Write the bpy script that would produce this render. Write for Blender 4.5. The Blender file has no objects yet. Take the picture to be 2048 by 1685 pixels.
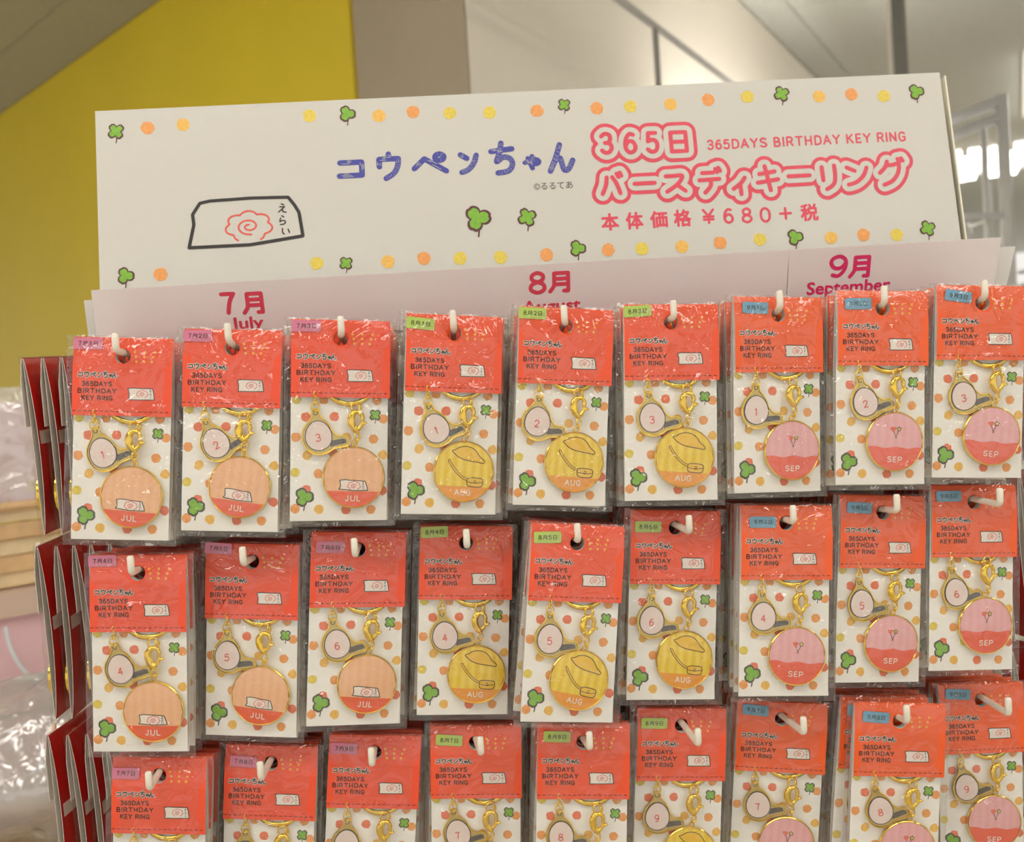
import bpy, math, random
from mathutils import Vector, Matrix
R = random.Random(7)
sc = bpy.context.scene
COL = sc.collection
# ------------------------------------------------------------------ camera
def set_camera():
    yaw, pit, rol = .0632, -.0327, -.0646
    sy, cy, sp, cp = math.sin(yaw), math.cos(yaw), math.sin(pit), math.cos(pit)
    f = Vector((sy*cp, cy*cp, sp)); r = Vector((cy, -sy, 0)); u = r.cross(f)
    c, s = math.cos(rol), math.sin(rol)
    r2 = r*c + u*s; u2 = u*c - r*s
    m = Matrix(((r2.x, u2.x, -f.x), (r2.y, u2.y, -f.y), (r2.z, u2.z, -f.z)))
    cd = bpy.data.cameras.new('camera'); o = bpy.data.objects.new('camera', cd); COL.objects.link(o)
    o.matrix_world = Matrix.Translation((-.0717, -.5888, .0812)) @ m.to_4x4()
    cd.sensor_width = 36; cd.lens = 36*2000/2048; cd.clip_start = .02; cd.clip_end = 60
    cd.dof.use_dof = True; cd.dof.focus_distance = .625; cd.dof.aperture_fstop = 8.5
    sc.camera = o
set_camera()
CAM = Vector((-.0717, -.5888, .0812))
# ------------------------------------------------------------------ world, light, exposure
w = bpy.data.worlds.new('store_air'); sc.world = w; w.use_nodes = True
w.node_tree.nodes['Background'].inputs[0].default_value = (1, .96, .905, 1)
w.node_tree.nodes['Background'].inputs[1].default_value = .98
sc.view_settings.view_transform = 'Standard'; sc.view_settings.look = 'None'
sc.view_settings.exposure = -.04; sc.view_settings.gamma = 1.0; sc.view_settings.use_curve_mapping = False
sc.cycles.transparent_max_bounces = 40
sc.cycles.max_bounces = 8
sc.cycles.denoising_input_passes = 'RGB_ALBEDO'
TUBE = 10.0            # radiance of the fluorescent tubes
# ------------------------------------------------------------------ materials
def lin(c):
    return tuple(((v/255)/12.92 if v/255 <= .04045 else ((v/255+.055)/1.055)**2.4) for v in c) + (1,)
MATS = {}
def mat(name, rgb, rough=.5, metal=0, coat=0, var=.04, scale=40, bump=0, bscale=200, emit=0, spec=.5):
    m = bpy.data.materials.new(name); m.use_nodes = True; nt = m.node_tree; b = nt.nodes['Principled BSDF']
    c = lin(rgb)
    b.inputs['Roughness'].default_value = rough; b.inputs['Metallic'].default_value = metal
    b.inputs['Coat Weight'].default_value = coat; b.inputs['Coat Roughness'].default_value = .06
    b.inputs['Specular IOR Level'].default_value = spec
    tc = nt.nodes.new('ShaderNodeTexCoord')
    if var:
        n = nt.nodes.new('ShaderNodeTexNoise'); n.inputs['Scale'].default_value = scale; n.inputs['Detail'].default_value = 3
        nt.links.new(tc.outputs['Object'], n.inputs['Vector'])
        r = nt.nodes.new('ShaderNodeValToRGB')
        r.color_ramp.elements[0].position = .3; r.color_ramp.elements[1].position = .7
        r.color_ramp.elements[0].color = tuple(v*(1-var) for v in c[:3])+(1,)
        r.color_ramp.elements[1].color = tuple(min(1, v*(1+var)) for v in c[:3])+(1,)
        nt.links.new(n.outputs['Fac'], r.inputs['Fac']); nt.links.new(r.outputs['Color'], b.inputs['Base Color'])
    else:
        b.inputs['Base Color'].default_value = c
    if bump:
        n = nt.nodes.new('ShaderNodeTexNoise'); n.inputs['Scale'].default_value = bscale
        nt.links.new(tc.outputs['Object'], n.inputs['Vector'])
        bp = nt.nodes.new('ShaderNodeBump'); bp.inputs['Strength'].default_value = bump; bp.inputs['Distance'].default_value = .002
        nt.links.new(n.outputs['Fac'], bp.inputs['Height']); nt.links.new(bp.outputs['Normal'], b.inputs['Normal'])
    if emit:
        b.inputs['Emission Color'].default_value = (1, .97, .925, 1); b.inputs['Emission Strength'].default_value = emit
    MATS[name] = m
    return m
def film(name, base=.045, edge=.5, rough=.05, haze=.012, bscale=75, bstr=.6, tint=(.97, .97, .95)):
    """clear crinkled plastic: see-through with a glossy skin"""
    m = bpy.data.materials.new(name); m.use_nodes = True; nt = m.node_tree; nt.nodes.clear()
    N = nt.nodes.new; L = nt.links.new
    out = N('ShaderNodeOutputMaterial'); tr = N('ShaderNodeBsdfTransparent'); gl = N('ShaderNodeBsdfGlossy'); df = N('ShaderNodeBsdfDiffuse')
    tr.inputs[0].default_value = tint+(1,); gl.inputs['Roughness'].default_value = rough; df.inputs[0].default_value = (.85, .83, .8, 1)
    tc = N('ShaderNodeTexCoord'); oi = N('ShaderNodeObjectInfo'); ad = N('ShaderNodeVectorMath'); ad.operation = 'ADD'
    mu = N('ShaderNodeMath'); mu.operation = 'MULTIPLY'; mu.inputs[1].default_value = 9
    L(oi.outputs['Random'], mu.inputs[0]); L(tc.outputs['Object'], ad.inputs[0]); L(mu.outputs[0], ad.inputs[1])
    no = N('ShaderNodeTexNoise'); no.inputs['Scale'].default_value = bscale; no.inputs['Detail'].default_value = 2.5; no.inputs['Distortion'].default_value = 1.6
    L(ad.outputs[0], no.inputs['Vector'])
    bp = N('ShaderNodeBump'); bp.inputs['Strength'].default_value = bstr; bp.inputs['Distance'].default_value = .011
    L(no.outputs['Fac'], bp.inputs['Height']); L(bp.outputs['Normal'], gl.inputs['Normal'])
    lw = N('ShaderNodeLayerWeight'); lw.inputs['Blend'].default_value = .5; L(bp.outputs['Normal'], lw.inputs['Normal'])
    pw = N('ShaderNodeMath'); pw.operation = 'POWER'; pw.inputs[1].default_value = 3.5; L(lw.outputs['Facing'], pw.inputs[0])
    ma = N('ShaderNodeMath'); ma.operation = 'MULTIPLY_ADD'; ma.inputs[1].default_value = edge; ma.inputs[2].default_value = base; ma.use_clamp = True
    L(pw.outputs[0], ma.inputs[0])
    m1 = N('ShaderNodeMixShader'); m1.inputs[0].default_value = haze; L(tr.outputs[0], m1.inputs[1]); L(df.outputs[0], m1.inputs[2])
    m2 = N('ShaderNodeMixShader'); L(ma.outputs[0], m2.inputs[0]); L(m1.outputs[0], m2.inputs[1]); L(gl.outputs[0], m2.inputs[2])
    L(m2.outputs[0], out.inputs[0]); MATS[name] = m
    return m
def weave_stripes(name, rgb, rgb2, period):
    """printed soft vertical brush stripes"""
    m = mat(name, rgb, rough=.25, coat=1, var=0); nt = m.node_tree; b = nt.nodes['Principled BSDF']
    tc = nt.nodes.new('ShaderNodeTexCoord'); wv = nt.nodes.new('ShaderNodeTexWave'); wv.bands_direction = 'X'
    wv.inputs['Scale'].default_value = period; wv.inputs['Distortion'].default_value = 1.5; wv.inputs['Detail'].default_value = 1
    nt.links.new(tc.outputs['Object'], wv.inputs['Vector'])
    r = nt.nodes.new('ShaderNodeValToRGB'); r.color_ramp.elements[0].color = lin(rgb); r.color_ramp.elements[1].color = lin(rgb2)
    nt.links.new(wv.outputs['Fac'], r.inputs['Fac']); nt.links.new(r.outputs['Color'], b.inputs['Base Color'])
    return m
mat('card_white', (243, 240, 234), .42, var=.02, spec=.4)
mat('card_inner', (226, 217, 208), .7, var=.04)
mat('header_red', (238, 80, 44), .38, var=.03, coat=.25); mat('header_vermilion', (238, 84, 42), .38, var=.03, coat=.25); mat('header_orange', (240, 94, 34), .38, var=.04, coat=.25)
mat('back_red', (196, 34, 30), .4, var=.05)
mat('ink_black', (44, 36, 34), .45, var=0); mat('ink_brown', (78, 30, 20), .45, var=0); mat('ink_white', (236, 226, 216), .45, var=0)
mat('ink_dash', (96, 24, 18), .45, var=0)
mat('ink_orange', (235, 160, 88), .5, var=.1, scale=500); mat('ink_coral', (232, 122, 84), .5, var=.1, scale=500); mat('ink_yellow', (226, 202, 82), .5, var=.1, scale=500); mat('ink_amber', (236, 186, 88), .5, var=.1, scale=500)
mat('ink_gold', (240, 170, 60), .5, var=0)
mat('ink_green', (126, 178, 56), .5, var=.1, scale=400); mat('ink_outline', (76, 66, 62), .5, var=0); mat('ink_plum', (92, 48, 52), .5, var=0)
mat('ink_red', (226, 92, 80), .5, var=0); mat('ink_pink', (222, 72, 92), .4, var=.03); mat('ink_magenta', (226, 52, 110), .4, var=.03)
mat('ink_blue', (70, 72, 158), .5, var=.12, scale=700)
mat('tag_pink', (212, 122, 148), .3, coat=.4, var=.02); mat('tag_green', (176, 198, 88), .3, coat=.4, var=.02); mat('tag_blue', (108, 160, 188), .3, coat=.4, var=.02)
mat('gold', (252, 212, 86), .16, metal=1, var=.05, scale=300); mat('gold_matt', (214, 190, 118), .3, metal=1, var=.05, scale=300)
mat('enamel_pale', (232, 212, 204), .2, coat=1, var=.02); mat('enamel_dark', (84, 74, 66), .2, coat=1, var=.05)
weave_stripes('enamel_peach', (238, 178, 130), (240, 184, 136), 60); weave_stripes('enamel_yellow', (234, 194, 24), (238, 206, 60), 60); weave_stripes('enamel_pink', (232, 166, 170), (234, 176, 176), 60)
for n, c in (('band_orange', (232, 84, 26)), ('band_amber', (236, 152, 30)), ('band_coral', (234, 92, 62)), ('enamel_hat', (234, 186, 30)), ('enamel_white', (240, 228, 214))):
    mat(n, c, .2, coat=1, var=.02)
mat('hook_white', (238, 232, 214), .3, coat=.3, var=.05, scale=120)
mat('rack_white', (226, 216, 206), .4, var=.03)
mat('board_white', (208, 205, 195), .38, var=.015, scale=8, spec=.35); mat('board_back', (236, 230, 208), .4, var=.02)
mat('strip_gloss', (244, 236, 232), .2, var=.015, scale=12, coat=.3)
mat('paper_back', (240, 238, 232), .5, var=.01)
mat('yellow_paint', (226, 200, 36), .55, var=.03, scale=2.5); mat('pillar_paint', (178, 164, 140), .65, var=.03, scale=3)
mat('wall_paint', (236, 228, 212), .6, var=.02, scale=2); mat('ceiling_board', (182, 183, 174), .85, var=.05, scale=60, bump=.25, bscale=90)
mat('floor_vinyl', (218, 208, 192), .4, var=.05, scale=3)
mat('post_metal', (150, 152, 148), .25, metal=.9, var=.03); mat('rail_grey', (190, 188, 182), .4, metal=.4, var=.03); mat('chrome', (232, 232, 230), .28, metal=.55, var=.03); mat('fixture', (232, 230, 222), .5, var=0)
mat('tube_glow', (255, 250, 240), .5, var=0, emit=TUBE); mat('tube_strong', (255, 250, 240), .5, var=0, emit=TUBE*2.8)
mat('shelf_board', (214, 188, 168), .6, var=.03, scale=10); mat('pink_panel', (240, 200, 204), .5, var=.02, scale=4)
mat('splint', (220, 182, 134), .7, var=.14, scale=30, bump=.3, bscale=120); mat('splint_pale', (232, 210, 168), .7, var=.12, scale=30)
mat('pic_pink', (236, 188, 196), .5, var=.03); mat('pic_blue', (170, 192, 224), .5, var=.08); mat('pic_grey', (120, 112, 108), .5, var=.05)
mat('cable_white', (226, 234, 236), .4, var=0); mat('box_red', (200, 60, 56), .5, var=.06)
film('bag_film', base=.07, edge=.25, bscale=48, bstr=.42); film('bag_film_soft', base=.035, edge=.07, bstr=.4)
def translucent(n, f):
    nt = MATS[n].node_tree; b = nt.nodes['Principled BSDF']; o = nt.nodes['Material Output']
    tl = nt.nodes.new('ShaderNodeBsdfTranslucent'); tl.inputs[0].default_value = (.95, .90, .88, 1); mx = nt.nodes.new('ShaderNodeMixShader'); mx.inputs[0].default_value = f
    nt.links.new(b.outputs[0], mx.inputs[1]); nt.links.new(tl.outputs[0], mx.inputs[2]); nt.links.new(mx.outputs[0], o.inputs[0])
translucent('strip_gloss', .06); translucent('paper_back', .06)
film('bag_loose', base=.22, edge=.7, rough=.12, haze=.42, bscale=14, bstr=1.0)
# ------------------------------------------------------------------ mesh builder (millimetres)
class MB:
    def __init__(s): s.v = []; s.f = []; s.m = []; s.names = []; s.k = 0; s.mod = 32
    def lift(s): s.k += 1; return (s.k % s.mod)*.0012      # overlapping ink strokes never share a plane
    def mi(s, n):
        if n not in s.names: s.names.append(n)
        return s.names.index(n)
    def face(s, pts, m):
        k = len(s.v); s.v += [tuple(p) for p in pts]; s.f.append(tuple(range(k, k+len(pts)))); s.m.append(s.mi(m))
    def box(s, c, d, m, rz=0):
        x, y, z = c; a, b, h = d[0]/2, d[1]/2, d[2]/2; k = len(s.v); cs, sn = math.cos(rz), math.sin(rz)
        for i in (-1, 1):
            for j in (-1, 1):
                for l in (-1, 1): s.v.append((x+i*a*cs-j*b*sn, y+i*a*sn+j*b*cs, z+l*h))
        for q in ((0, 1, 3, 2), (4, 6, 7, 5), (0, 4, 5, 1), (2, 3, 7, 6), (0, 2, 6, 4), (1, 5, 7, 3)):
            s.f.append(tuple(k+i for i in q)); s.m.append(s.mi(m))
    def fan(s, pts, m, y):
        """star-shaped outline in x,z filled from its centre; y is a number or function of x,z"""
        e = s.lift(); Y = (lambda a, b: y(a, b)-e) if callable(y) else (lambda a, b: y-e)
        cx = sum(p[0] for p in pts)/len(pts); cz = sum(p[1] for p in pts)/len(pts); k = len(s.v)
        s.v.append((cx, Y(cx, cz), cz)); s.v += [(p[0], Y(*p), p[1]) for p in pts]; n = len(pts)
        for i in range(n): s.f.append((k, k+1+i, k+1+(i+1) % n)); s.m.append(s.mi(m))
    def disc(s, x, z, r, m, y, n=14, jit=0):
        s.fan([(x+r*(1+R.uniform(-jit, jit))*math.cos(i*2*math.pi/n), z+r*(1+R.uniform(-jit, jit))*math.sin(i*2*math.pi/n)) for i in range(n)], m, y)
    def line(s, pts, wd, m, y, cap=8):
        """flat printed stroke with round ends"""
        Y = y if callable(y) else (lambda a, b: y)
        h = wd/2
        for (a, b) in zip(pts, pts[1:]):
            dx, dz = b[0]-a[0], b[1]-a[1]; l = math.hypot(dx, dz)
            if l < 1e-6: continue
            nx, nz = -dz/l*h, dx/l*h; q = [(a[0]-nx, a[1]-nz), (b[0]-nx, b[1]-nz), (b[0]+nx, b[1]+nz), (a[0]+nx, a[1]+nz)]
            e = s.lift(); s.face([(p[0], Y(*p)-e, p[1]) for p in q], m)
        if cap:
            for p in pts: s.disc(p[0], p[1], h, m, y, cap)
    def tube(s, pts, rad, m, n=8, closed=False, caps=True):
        P = [Vector(p) for p in pts]; N = len(P); k0 = len(s.v); up = None
        rr = rad if isinstance(rad, (list, tuple)) else [rad]*N
        for i in range(N):
            a = P[i-1] if (i or closed) else P[i]; b = P[(i+1) % N] if (i < N-1 or closed) else P[i]
            t = (b-a).normalized()
            if up is None: up = Vector((0, 0, 1)) if abs(t.z) < .9 else Vector((1, 0, 0))
            e1 = (up - t*up.dot(t)).normalized(); e2 = t.cross(e1); up = e1
            for j in range(n):
                an = j*2*math.pi/n; s.v.append(tuple(P[i]+(e1*math.cos(an)+e2*math.sin(an))*rr[i]))
        for i in range(N if closed else N-1):
            for j in range(n):
                a = k0+i*n+j; b = k0+i*n+(j+1) % n; c = k0+((i+1) % N)*n+(j+1) % n; d = k0+((i+1) % N)*n+j
                s.f.append((a, b, c, d)); s.m.append(s.mi(m))
        if caps and not closed:
            s.f.append(tuple(k0+j for j in reversed(range(n)))); s.m.append(s.mi(m))
            s.f.append(tuple(k0+(N-1)*n+j for j in range(n))); s.m.append(s.mi(m))
    def ring(s, c, rx, rz, tr, m, ang=0, tilt=0, n=20, k=6):
        """wire ring in the xz plane, turned by ang about z"""
        pts = []
        for i in range(n):
            a = i*2*math.pi/n; x = rx*math.cos(a); z = rz*math.sin(a); y = 0
            x, z = x*math.cos(tilt)-z*math.sin(tilt), x*math.sin(tilt)+z*math.cos(tilt)
            pts.append((c[0]+x*math.cos(ang), c[1]+x*math.sin(ang), c[2]+z))
        s.tube(pts, tr, m, k, closed=True)
    def build(s, name, parent=None, smooth=False, cls=None):
        me = bpy.data.meshes.new(name); me.from_pydata([(a*.001, b*.001, c*.001) for a, b, c in s.v], [], s.f)
        for n in s.names: me.materials.append(MATS[n])
        me.polygons.foreach_set('material_index', s.m)
        if smooth: me.polygons.foreach_set('use_smooth', [True]*len(s.f))
        me.update()
        return link(name, me, parent)
    def mesh(s, name, smooth=False):
        o = s.build(name, None, smooth); me = o.data; bpy.data.objects.remove(o); return me
def link(name, me, parent=None, loc=(0, 0, 0), rot=None, order=None):
    o = bpy.data.objects.new(name, me); COL.objects.link(o); o.location = loc
    if order: o.rotation_mode = order
    if rot: o.rotation_euler = rot
    if parent: o.parent = parent
    return o
def tag(o, label, cat, group=None):
    o['label'] = label; o['category'] = cat
    if group: o['group'] = group
    return o
def thing(name, label, cat, loc=(0, 0, 0), rot=None, group=None, order=None):
    return tag(link(name, None, None, loc, rot, order), label, cat, group)
def struct(o): o['kind'] = 'structure'; return o
# ------------------------------------------------------------------ stroke lettering: boxes 0..1, y down; 's' strokes are smoothed
def C(*p): return ('s',)+p
G = {
'コ': [[(.12, .18), (.88, .18), (.88, .84)], [(.08, .84), (.88, .84)]],
'ウ': [[(.5, .0), (.5, .2)], [(.12, .5), (.12, .2), (.88, .2)], C((.88, .2), (.84, .5), (.68, .78), (.36, .98))],
'ペ': [[(.02, .7), (.34, .25), (.98, .88)], C((.8, .05), (.92, .15), (.9, .3), (.78, .36), (.67, .28), (.68, .12), (.8, .05))],
'ン': [[(.08, .15), (.42, .32)], C((.1, .92), (.45, .82), (.78, .55), (.95, .2))],
'ち': [[(.08, .26), (.92, .2)], C((.5, .0), (.42, .3), (.28, .6), (.55, .46), (.82, .52), (.9, .72), (.72, .92), (.3, .97))],
'ゃ': [C((.02, .55), (.45, .38), (.8, .34), (.96, .5), (.84, .66), (.62, .66)), [(.52, .08), (.64, .28)], [(.24, .22), (.5, .98)]],
'ん': [C((.5, .02), (.3, .5), (.06, .96), (.28, .6), (.48, .5), (.54, .7), (.62, .94), (.8, .9), (.98, .6))],
'バ': [C((.3, .22), (.24, .55), (.06, .92)), C((.55, .22), (.72, .5), (.86, .92)), [(.76, .08), (.83, .22)], [(.9, .04), (.97, .17)]],
'ー': [[(.06, .5), (.94, .5)]],
'ス': [C((.12, .16), (.45, .16), (.8, .15), (.8, .3), (.6, .58), (.12, .92)), [(.58, .6), (.92, .92)]],
'デ': [[(.18, .2), (.66, .2)], [(.04, .48), (.9, .46)], C((.52, .47), (.5, .72), (.24, .98)), [(.76, .06), (.83, .19)], [(.9, .02), (.97, .14)]],
'ィ': [C((.92, .1), (.6, .4), (.06, .68)), [(.56, .44), (.58, .98)]],
'キ': [[(.16, .32), (.82, .24)], [(.06, .66), (.94, .56)], [(.42, .02), (.58, .98)]],
'リ': [[(.12, .1), (.14, .62)], C((.86, .06), (.86, .5), (.72, .8), (.3, .98))],
'グ': [C((.36, .1), (.26, .32), (.04, .52)), C((.32, .24), (.55, .24), (.8, .22), (.74, .55), (.5, .84), (.16, .98)), [(.78, .02), (.84, .14)], [(.92, .0), (.98, .1)]],
'月': [[(.24, .06), (.82, .06), (.82, .95), (.64, .95)], C((.24, .06), (.24, .45), (.22, .7), (.06, .96)), [(.24, .34), (.82, .34)], [(.24, .61), (.82, .61)]],
'日': [[(.16, .05), (.84, .05), (.84, .95), (.16, .95), (.16, .05)], [(.16, .5), (.84, .5)]],
'え': [[(.36, .02), (.62, .12)], [(.2, .36), (.72, .32), (.12, .94)], C((.3, .74), (.5, .6), (.56, .86), (.9, .92))],
'ら': [[(.4, .0), (.62, .12)], C((.3, .26), (.24, .66), (.54, .5), (.82, .62), (.72, .88), (.32, .98))],
'い': [C((.12, .25), (.16, .7), (.36, .86)), [(.72, .3), (.9, .68)]],
'1': [[(.28, .18), (.56, .0), (.56, 1)]], '0': [C((.5, 0), (.15, .15), (.04, .5), (.15, .85), (.5, 1), (.85, .85), (.96, .5), (.85, .15), (.5, 0))],
'2': [C((.08, .25), (.22, .05), (.55, -.02), (.86, .1), (.86, .4), (.5, .7), (.08, 1)), [(.08, 1), (.92, 1)]],
'3': [C((.08, .12), (.4, -.02), (.8, .06), (.86, .28), (.68, .46), (.38, .48)), C((.38, .48), (.78, .52), (.94, .75), (.74, .97), (.36, 1.02), (.06, .88))],
'4': [[(.7, 1), (.7, 0), (.05, .7), (.98, .7)]],
'5': [[(.85, 0), (.2, 0), (.13, .45)], C((.13, .45), (.45, .36), (.82, .44), (.94, .68), (.78, .95), (.4, 1.02), (.06, .88))],
'6': [C((.82, .06), (.5, 0), (.2, .22), (.07, .55), (.14, .86), (.48, 1.02), (.86, .9), (.93, .64), (.7, .42), (.36, .42), (.12, .62))],
'7': [[(.08, 0), (.92, 0)], C((.92, 0), (.6, .4), (.42, 1))],
'8': [C((.5, .46), (.18, .36), (.14, .12), (.5, -.02), (.86, .12), (.82, .36), (.5, .46), (.12, .6), (.06, .86), (.5, 1.02), (.94, .86), (.88, .6), (.5, .46))],
'9': [C((.18, .94), (.5, 1), (.8, .78), (.93, .45), (.86, .14), (.52, -.02), (.14, .1), (.07, .36), (.3, .58), (.64, .58), (.88, .38))],
'D': [[(.1, 0), (.1, 1)], C((.1, 0), (.5, .0), (.92, .2), (.92, .8), (.5, 1), (.1, 1))], 'A': [[(0, 1), (.5, 0), (1, 1)], [(.2, .66), (.8, .66)]],
'Y': [[(.02, 0), (.5, .5), (.98, 0)], [(.5, .5), (.5, 1)]], 'S': [C((.88, .12), (.5, -.02), (.12, .12), (.18, .4), (.8, .58), (.9, .86), (.5, 1.02), (.08, .88))],
'B': [[(.1, 0), (.1, 1)], C((.1, 0), (.6, 0), (.84, .22), (.62, .47), (.1, .48)), C((.1, .48), (.68, .5), (.92, .74), (.68, 1), (.1, 1))],
'I': [[(.5, 0), (.5, 1)]], 'R': [[(.1, 1), (.1, 0)], C((.1, 0), (.65, 0), (.9, .26), (.65, .52), (.1, .53)), [(.55, .53), (.92, 1)]],
'T': [[(.02, 0), (.98, 0)], [(.5, 0), (.5, 1)]], 'H': [[(.08, 0), (.08, 1)], [(.92, 0), (.92, 1)], [(.08, .5), (.92, .5)]],
'K': [[(.1, 0), (.1, 1)], [(.9, 0), (.1, .58)], [(.36, .4), (.95, 1)]], 'E': [[(.88, 0), (.12, 0), (.12, 1), (.9, 1)], [(.12, .49), (.8, .49)]],
'N': [[(.08, 1), (.08, 0), (.92, 1), (.92, 0)]], 'G': [C((.9, .16), (.5, -.02), (.1, .2), (.06, .7), (.4, 1.02), (.88, .9)), [(.9, .92), (.9, .54), (.56, .54)]],
'J': [C((.72, 0), (.72, .7), (.6, .98), (.28, 1), (.08, .78))], 'U': [C((.08, 0), (.08, .65), (.25, .98), (.75, .98), (.92, .65), (.92, 0))],
'L': [[(.12, 0), (.12, 1), (.9, 1)]], 'P': [[(.1, 1), (.1, 0)], C((.1, 0), (.7, 0), (.92, .28), (.7, .56), (.1, .57))],
'+': [[(.5, .05), (.5, .95)], [(.05, .5), (.95, .5)]], '￥': [[(.1, 0), (.5, .48), (.9, 0)], [(.5, .48), (.5, 1)], [(.12, .52), (.88, .52)], [(.12, .74), (.88, .74)]],
}
ADV = {'I': .35, '1': .6, ' ': .45, 'J': .8, 'L': .85, '5': .85, '3': .85, '6': .85, 'E': .85}
def smooth(p, n=4):
    o = []
    for i in range(len(p)-1):
        a, b, c, d = p[max(i-1, 0)], p[i], p[i+1], p[min(i+2, len(p)-1)]
        if p[0] == p[-1]:
            if i == 0: a = p[-2]
            if i == len(p)-2: d = p[1]
        for k in range(n):
            t = k/n
            o.append(tuple(.5*(2*b[j]+(c[j]-a[j])*t+(2*a[j]-5*b[j]+4*c[j]-d[j])*t*t+(3*b[j]-a[j]-3*c[j]+d[j])*t**3) for j in (0, 1)))
    return o+[p[-1]]
def glyph(ch):
    r = []
    for st in G[ch]:
        r.append(smooth(list(st[1:])) if st[0] == 's' else list(st))
    return r
def put(mb, ch, cx, cz, w_, h_, wd, m, y, rot=0, cap=8):
    c, s = math.cos(rot), math.sin(rot)
    for st in glyph(ch):
        pts = [((a-.5)*w_, (.5-b)*h_) for a, b in st]
        mb.line([(cx+p[0]*c-p[1]*s, cz+p[0]*s+p[1]*c) for p in pts], wd, m, y, cap)
def text(mb, s, cx, cz, width, h, wd, m, y, rot=0, cap=6, fill=.7):
    tot = sum(ADV.get(c, 1) for c in s); u = width/tot; x = -width/2
    c_, s_ = math.cos(rot), math.sin(rot)
    for c in s:
        a = ADV.get(c, 1)*u
        if c != ' ':
            px = x+a/2
            put(mb, c, cx+px*c_, cz+px*s_, a*fill if c != 'I' else u*.5, h, wd, m, y, rot, cap)
        x += a
def font(mb, s, cx, cz, w_, h_, m, y, off=.0):
    """Blender's built-in face, for the kanji; scaled into a w x h box"""
    c = bpy.data.curves.new('t', 'FONT'); c.body = s; c.resolution_u = 3
    o = bpy.data.objects.new('t', c); COL.objects.link(o); bpy.context.view_layer.update()
    me = bpy.data.meshes.new_from_object(o.evaluated_get(bpy.context.evaluated_depsgraph_get()))
    xs = [v.co.x for v in me.vertices]; ys = [v.co.y for v in me.vertices]
    x0, x1, y0, y1 = min(xs), max(xs), min(ys), max(ys)
    for q in range(9 if off else 1):           # bolder: the same face printed with small shifts
        k = len(mb.v); dx = off*math.cos(q*math.pi/4)*(q > 0); dz = off*math.sin(q*math.pi/4)*(q > 0)
        for v in me.vertices: mb.v.append((cx+dx+((v.co.x-x0)/(x1-x0)-.5)*(w_-2*off), y-q*.003, cz+dz+((v.co.y-y0)/(y1-y0)-.5)*(h_-2*off)))
        for p in me.polygons: mb.f.append(tuple(k+i for i in p.vertices)); mb.m.append(mb.mi(m))
    bpy.data.objects.remove(o); bpy.data.curves.remove(c); bpy.data.meshes.remove(me)
# ------------------------------------------------------------------ printed motifs
def clover(mb, x, z, r, y, e, lobes=3, rot=0, line='ink_outline'):
    def out(k):
        pts = []
        for i in range(48):
            a = i*2*math.pi/48
            q = .42+.58*abs(math.cos(lobes*(a-rot)/2))**.75
            q -= .10*math.exp(-((abs(math.sin(lobes*(a-rot)/2)))/.16)**2)
            pts.append((x+r*q*math.cos(a)+(k-1)*0, z+r*q*math.sin(a)))
        return pts
    o = out(1)
    big = [(x+(p[0]-x)+r*.23*(p[0]-x)/max(.01, math.hypot(p[0]-x, p[1]-z)), z+(p[1]-z)+r*.23*(p[1]-z)/max(.01, math.hypot(p[0]-x, p[1]-z))) for p in o]
    mb.line([(x, z-r*.4), (x+r*.06, z-r*1.15), (x-r*.02, z-r*1.6)], r*.13, line, (lambda a, b: y(a, b)-e) if callable(y) else y-e)
    mb.fan(big, line, (lambda a, b: y(a, b)-e) if callable(y) else y-e)
    mb.fan(o, 'ink_green', (lambda a, b: y(a, b)-2*e) if callable(y) else y-2*e)
def swirl(mb, cx, cz, w_, h_, wd, m, y):
    pts = []
    for i in range(61):
        a = math.radians(-118)+i/60*math.radians(-304) ; a = math.radians(-62)+i/60*math.radians(304)
        q = .84+.2*abs(math.sin(3.5*(a+math.pi/2)))**.8
        pts.append((cx+w_/2*q*math.cos(a), cz+h_/2*q*math.sin(a)))
    mb.line(pts, wd, m, y, 6)
    sp = []
    for i in range(34):
        t = i/33; a = math.radians(-80)-t*math.radians(560)
        q = .56*(1-t)+.1*t
        sp.append((cx+w_/2*q*.95*math.cos(a), cz+h_/2*q*math.sin(a)))
    mb.line(sp, wd, m, y, 6)
def plaque(mb, pts, y, e, wd, sw, kana, kw, white='ink_white'):
    """the blank-cornered placard with the red spiral flower and its three characters"""
    mb.fan(pts, white, y); q = pts+[pts[0]]
    Y1 = (lambda a, b: y(a, b)-e) if callable(y) else y-e
    mb.line(q, wd, 'ink_black', Y1, 6)
    swirl(mb, sw[0], sw[1], sw[2], sw[3], sw[4], 'ink_red', Y1)
    for ch, (a, b) in zip('えらい', kana): put(mb, ch, a, b, kw, kw, kw*.14, 'ink_black', Y1, -.1)
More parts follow.
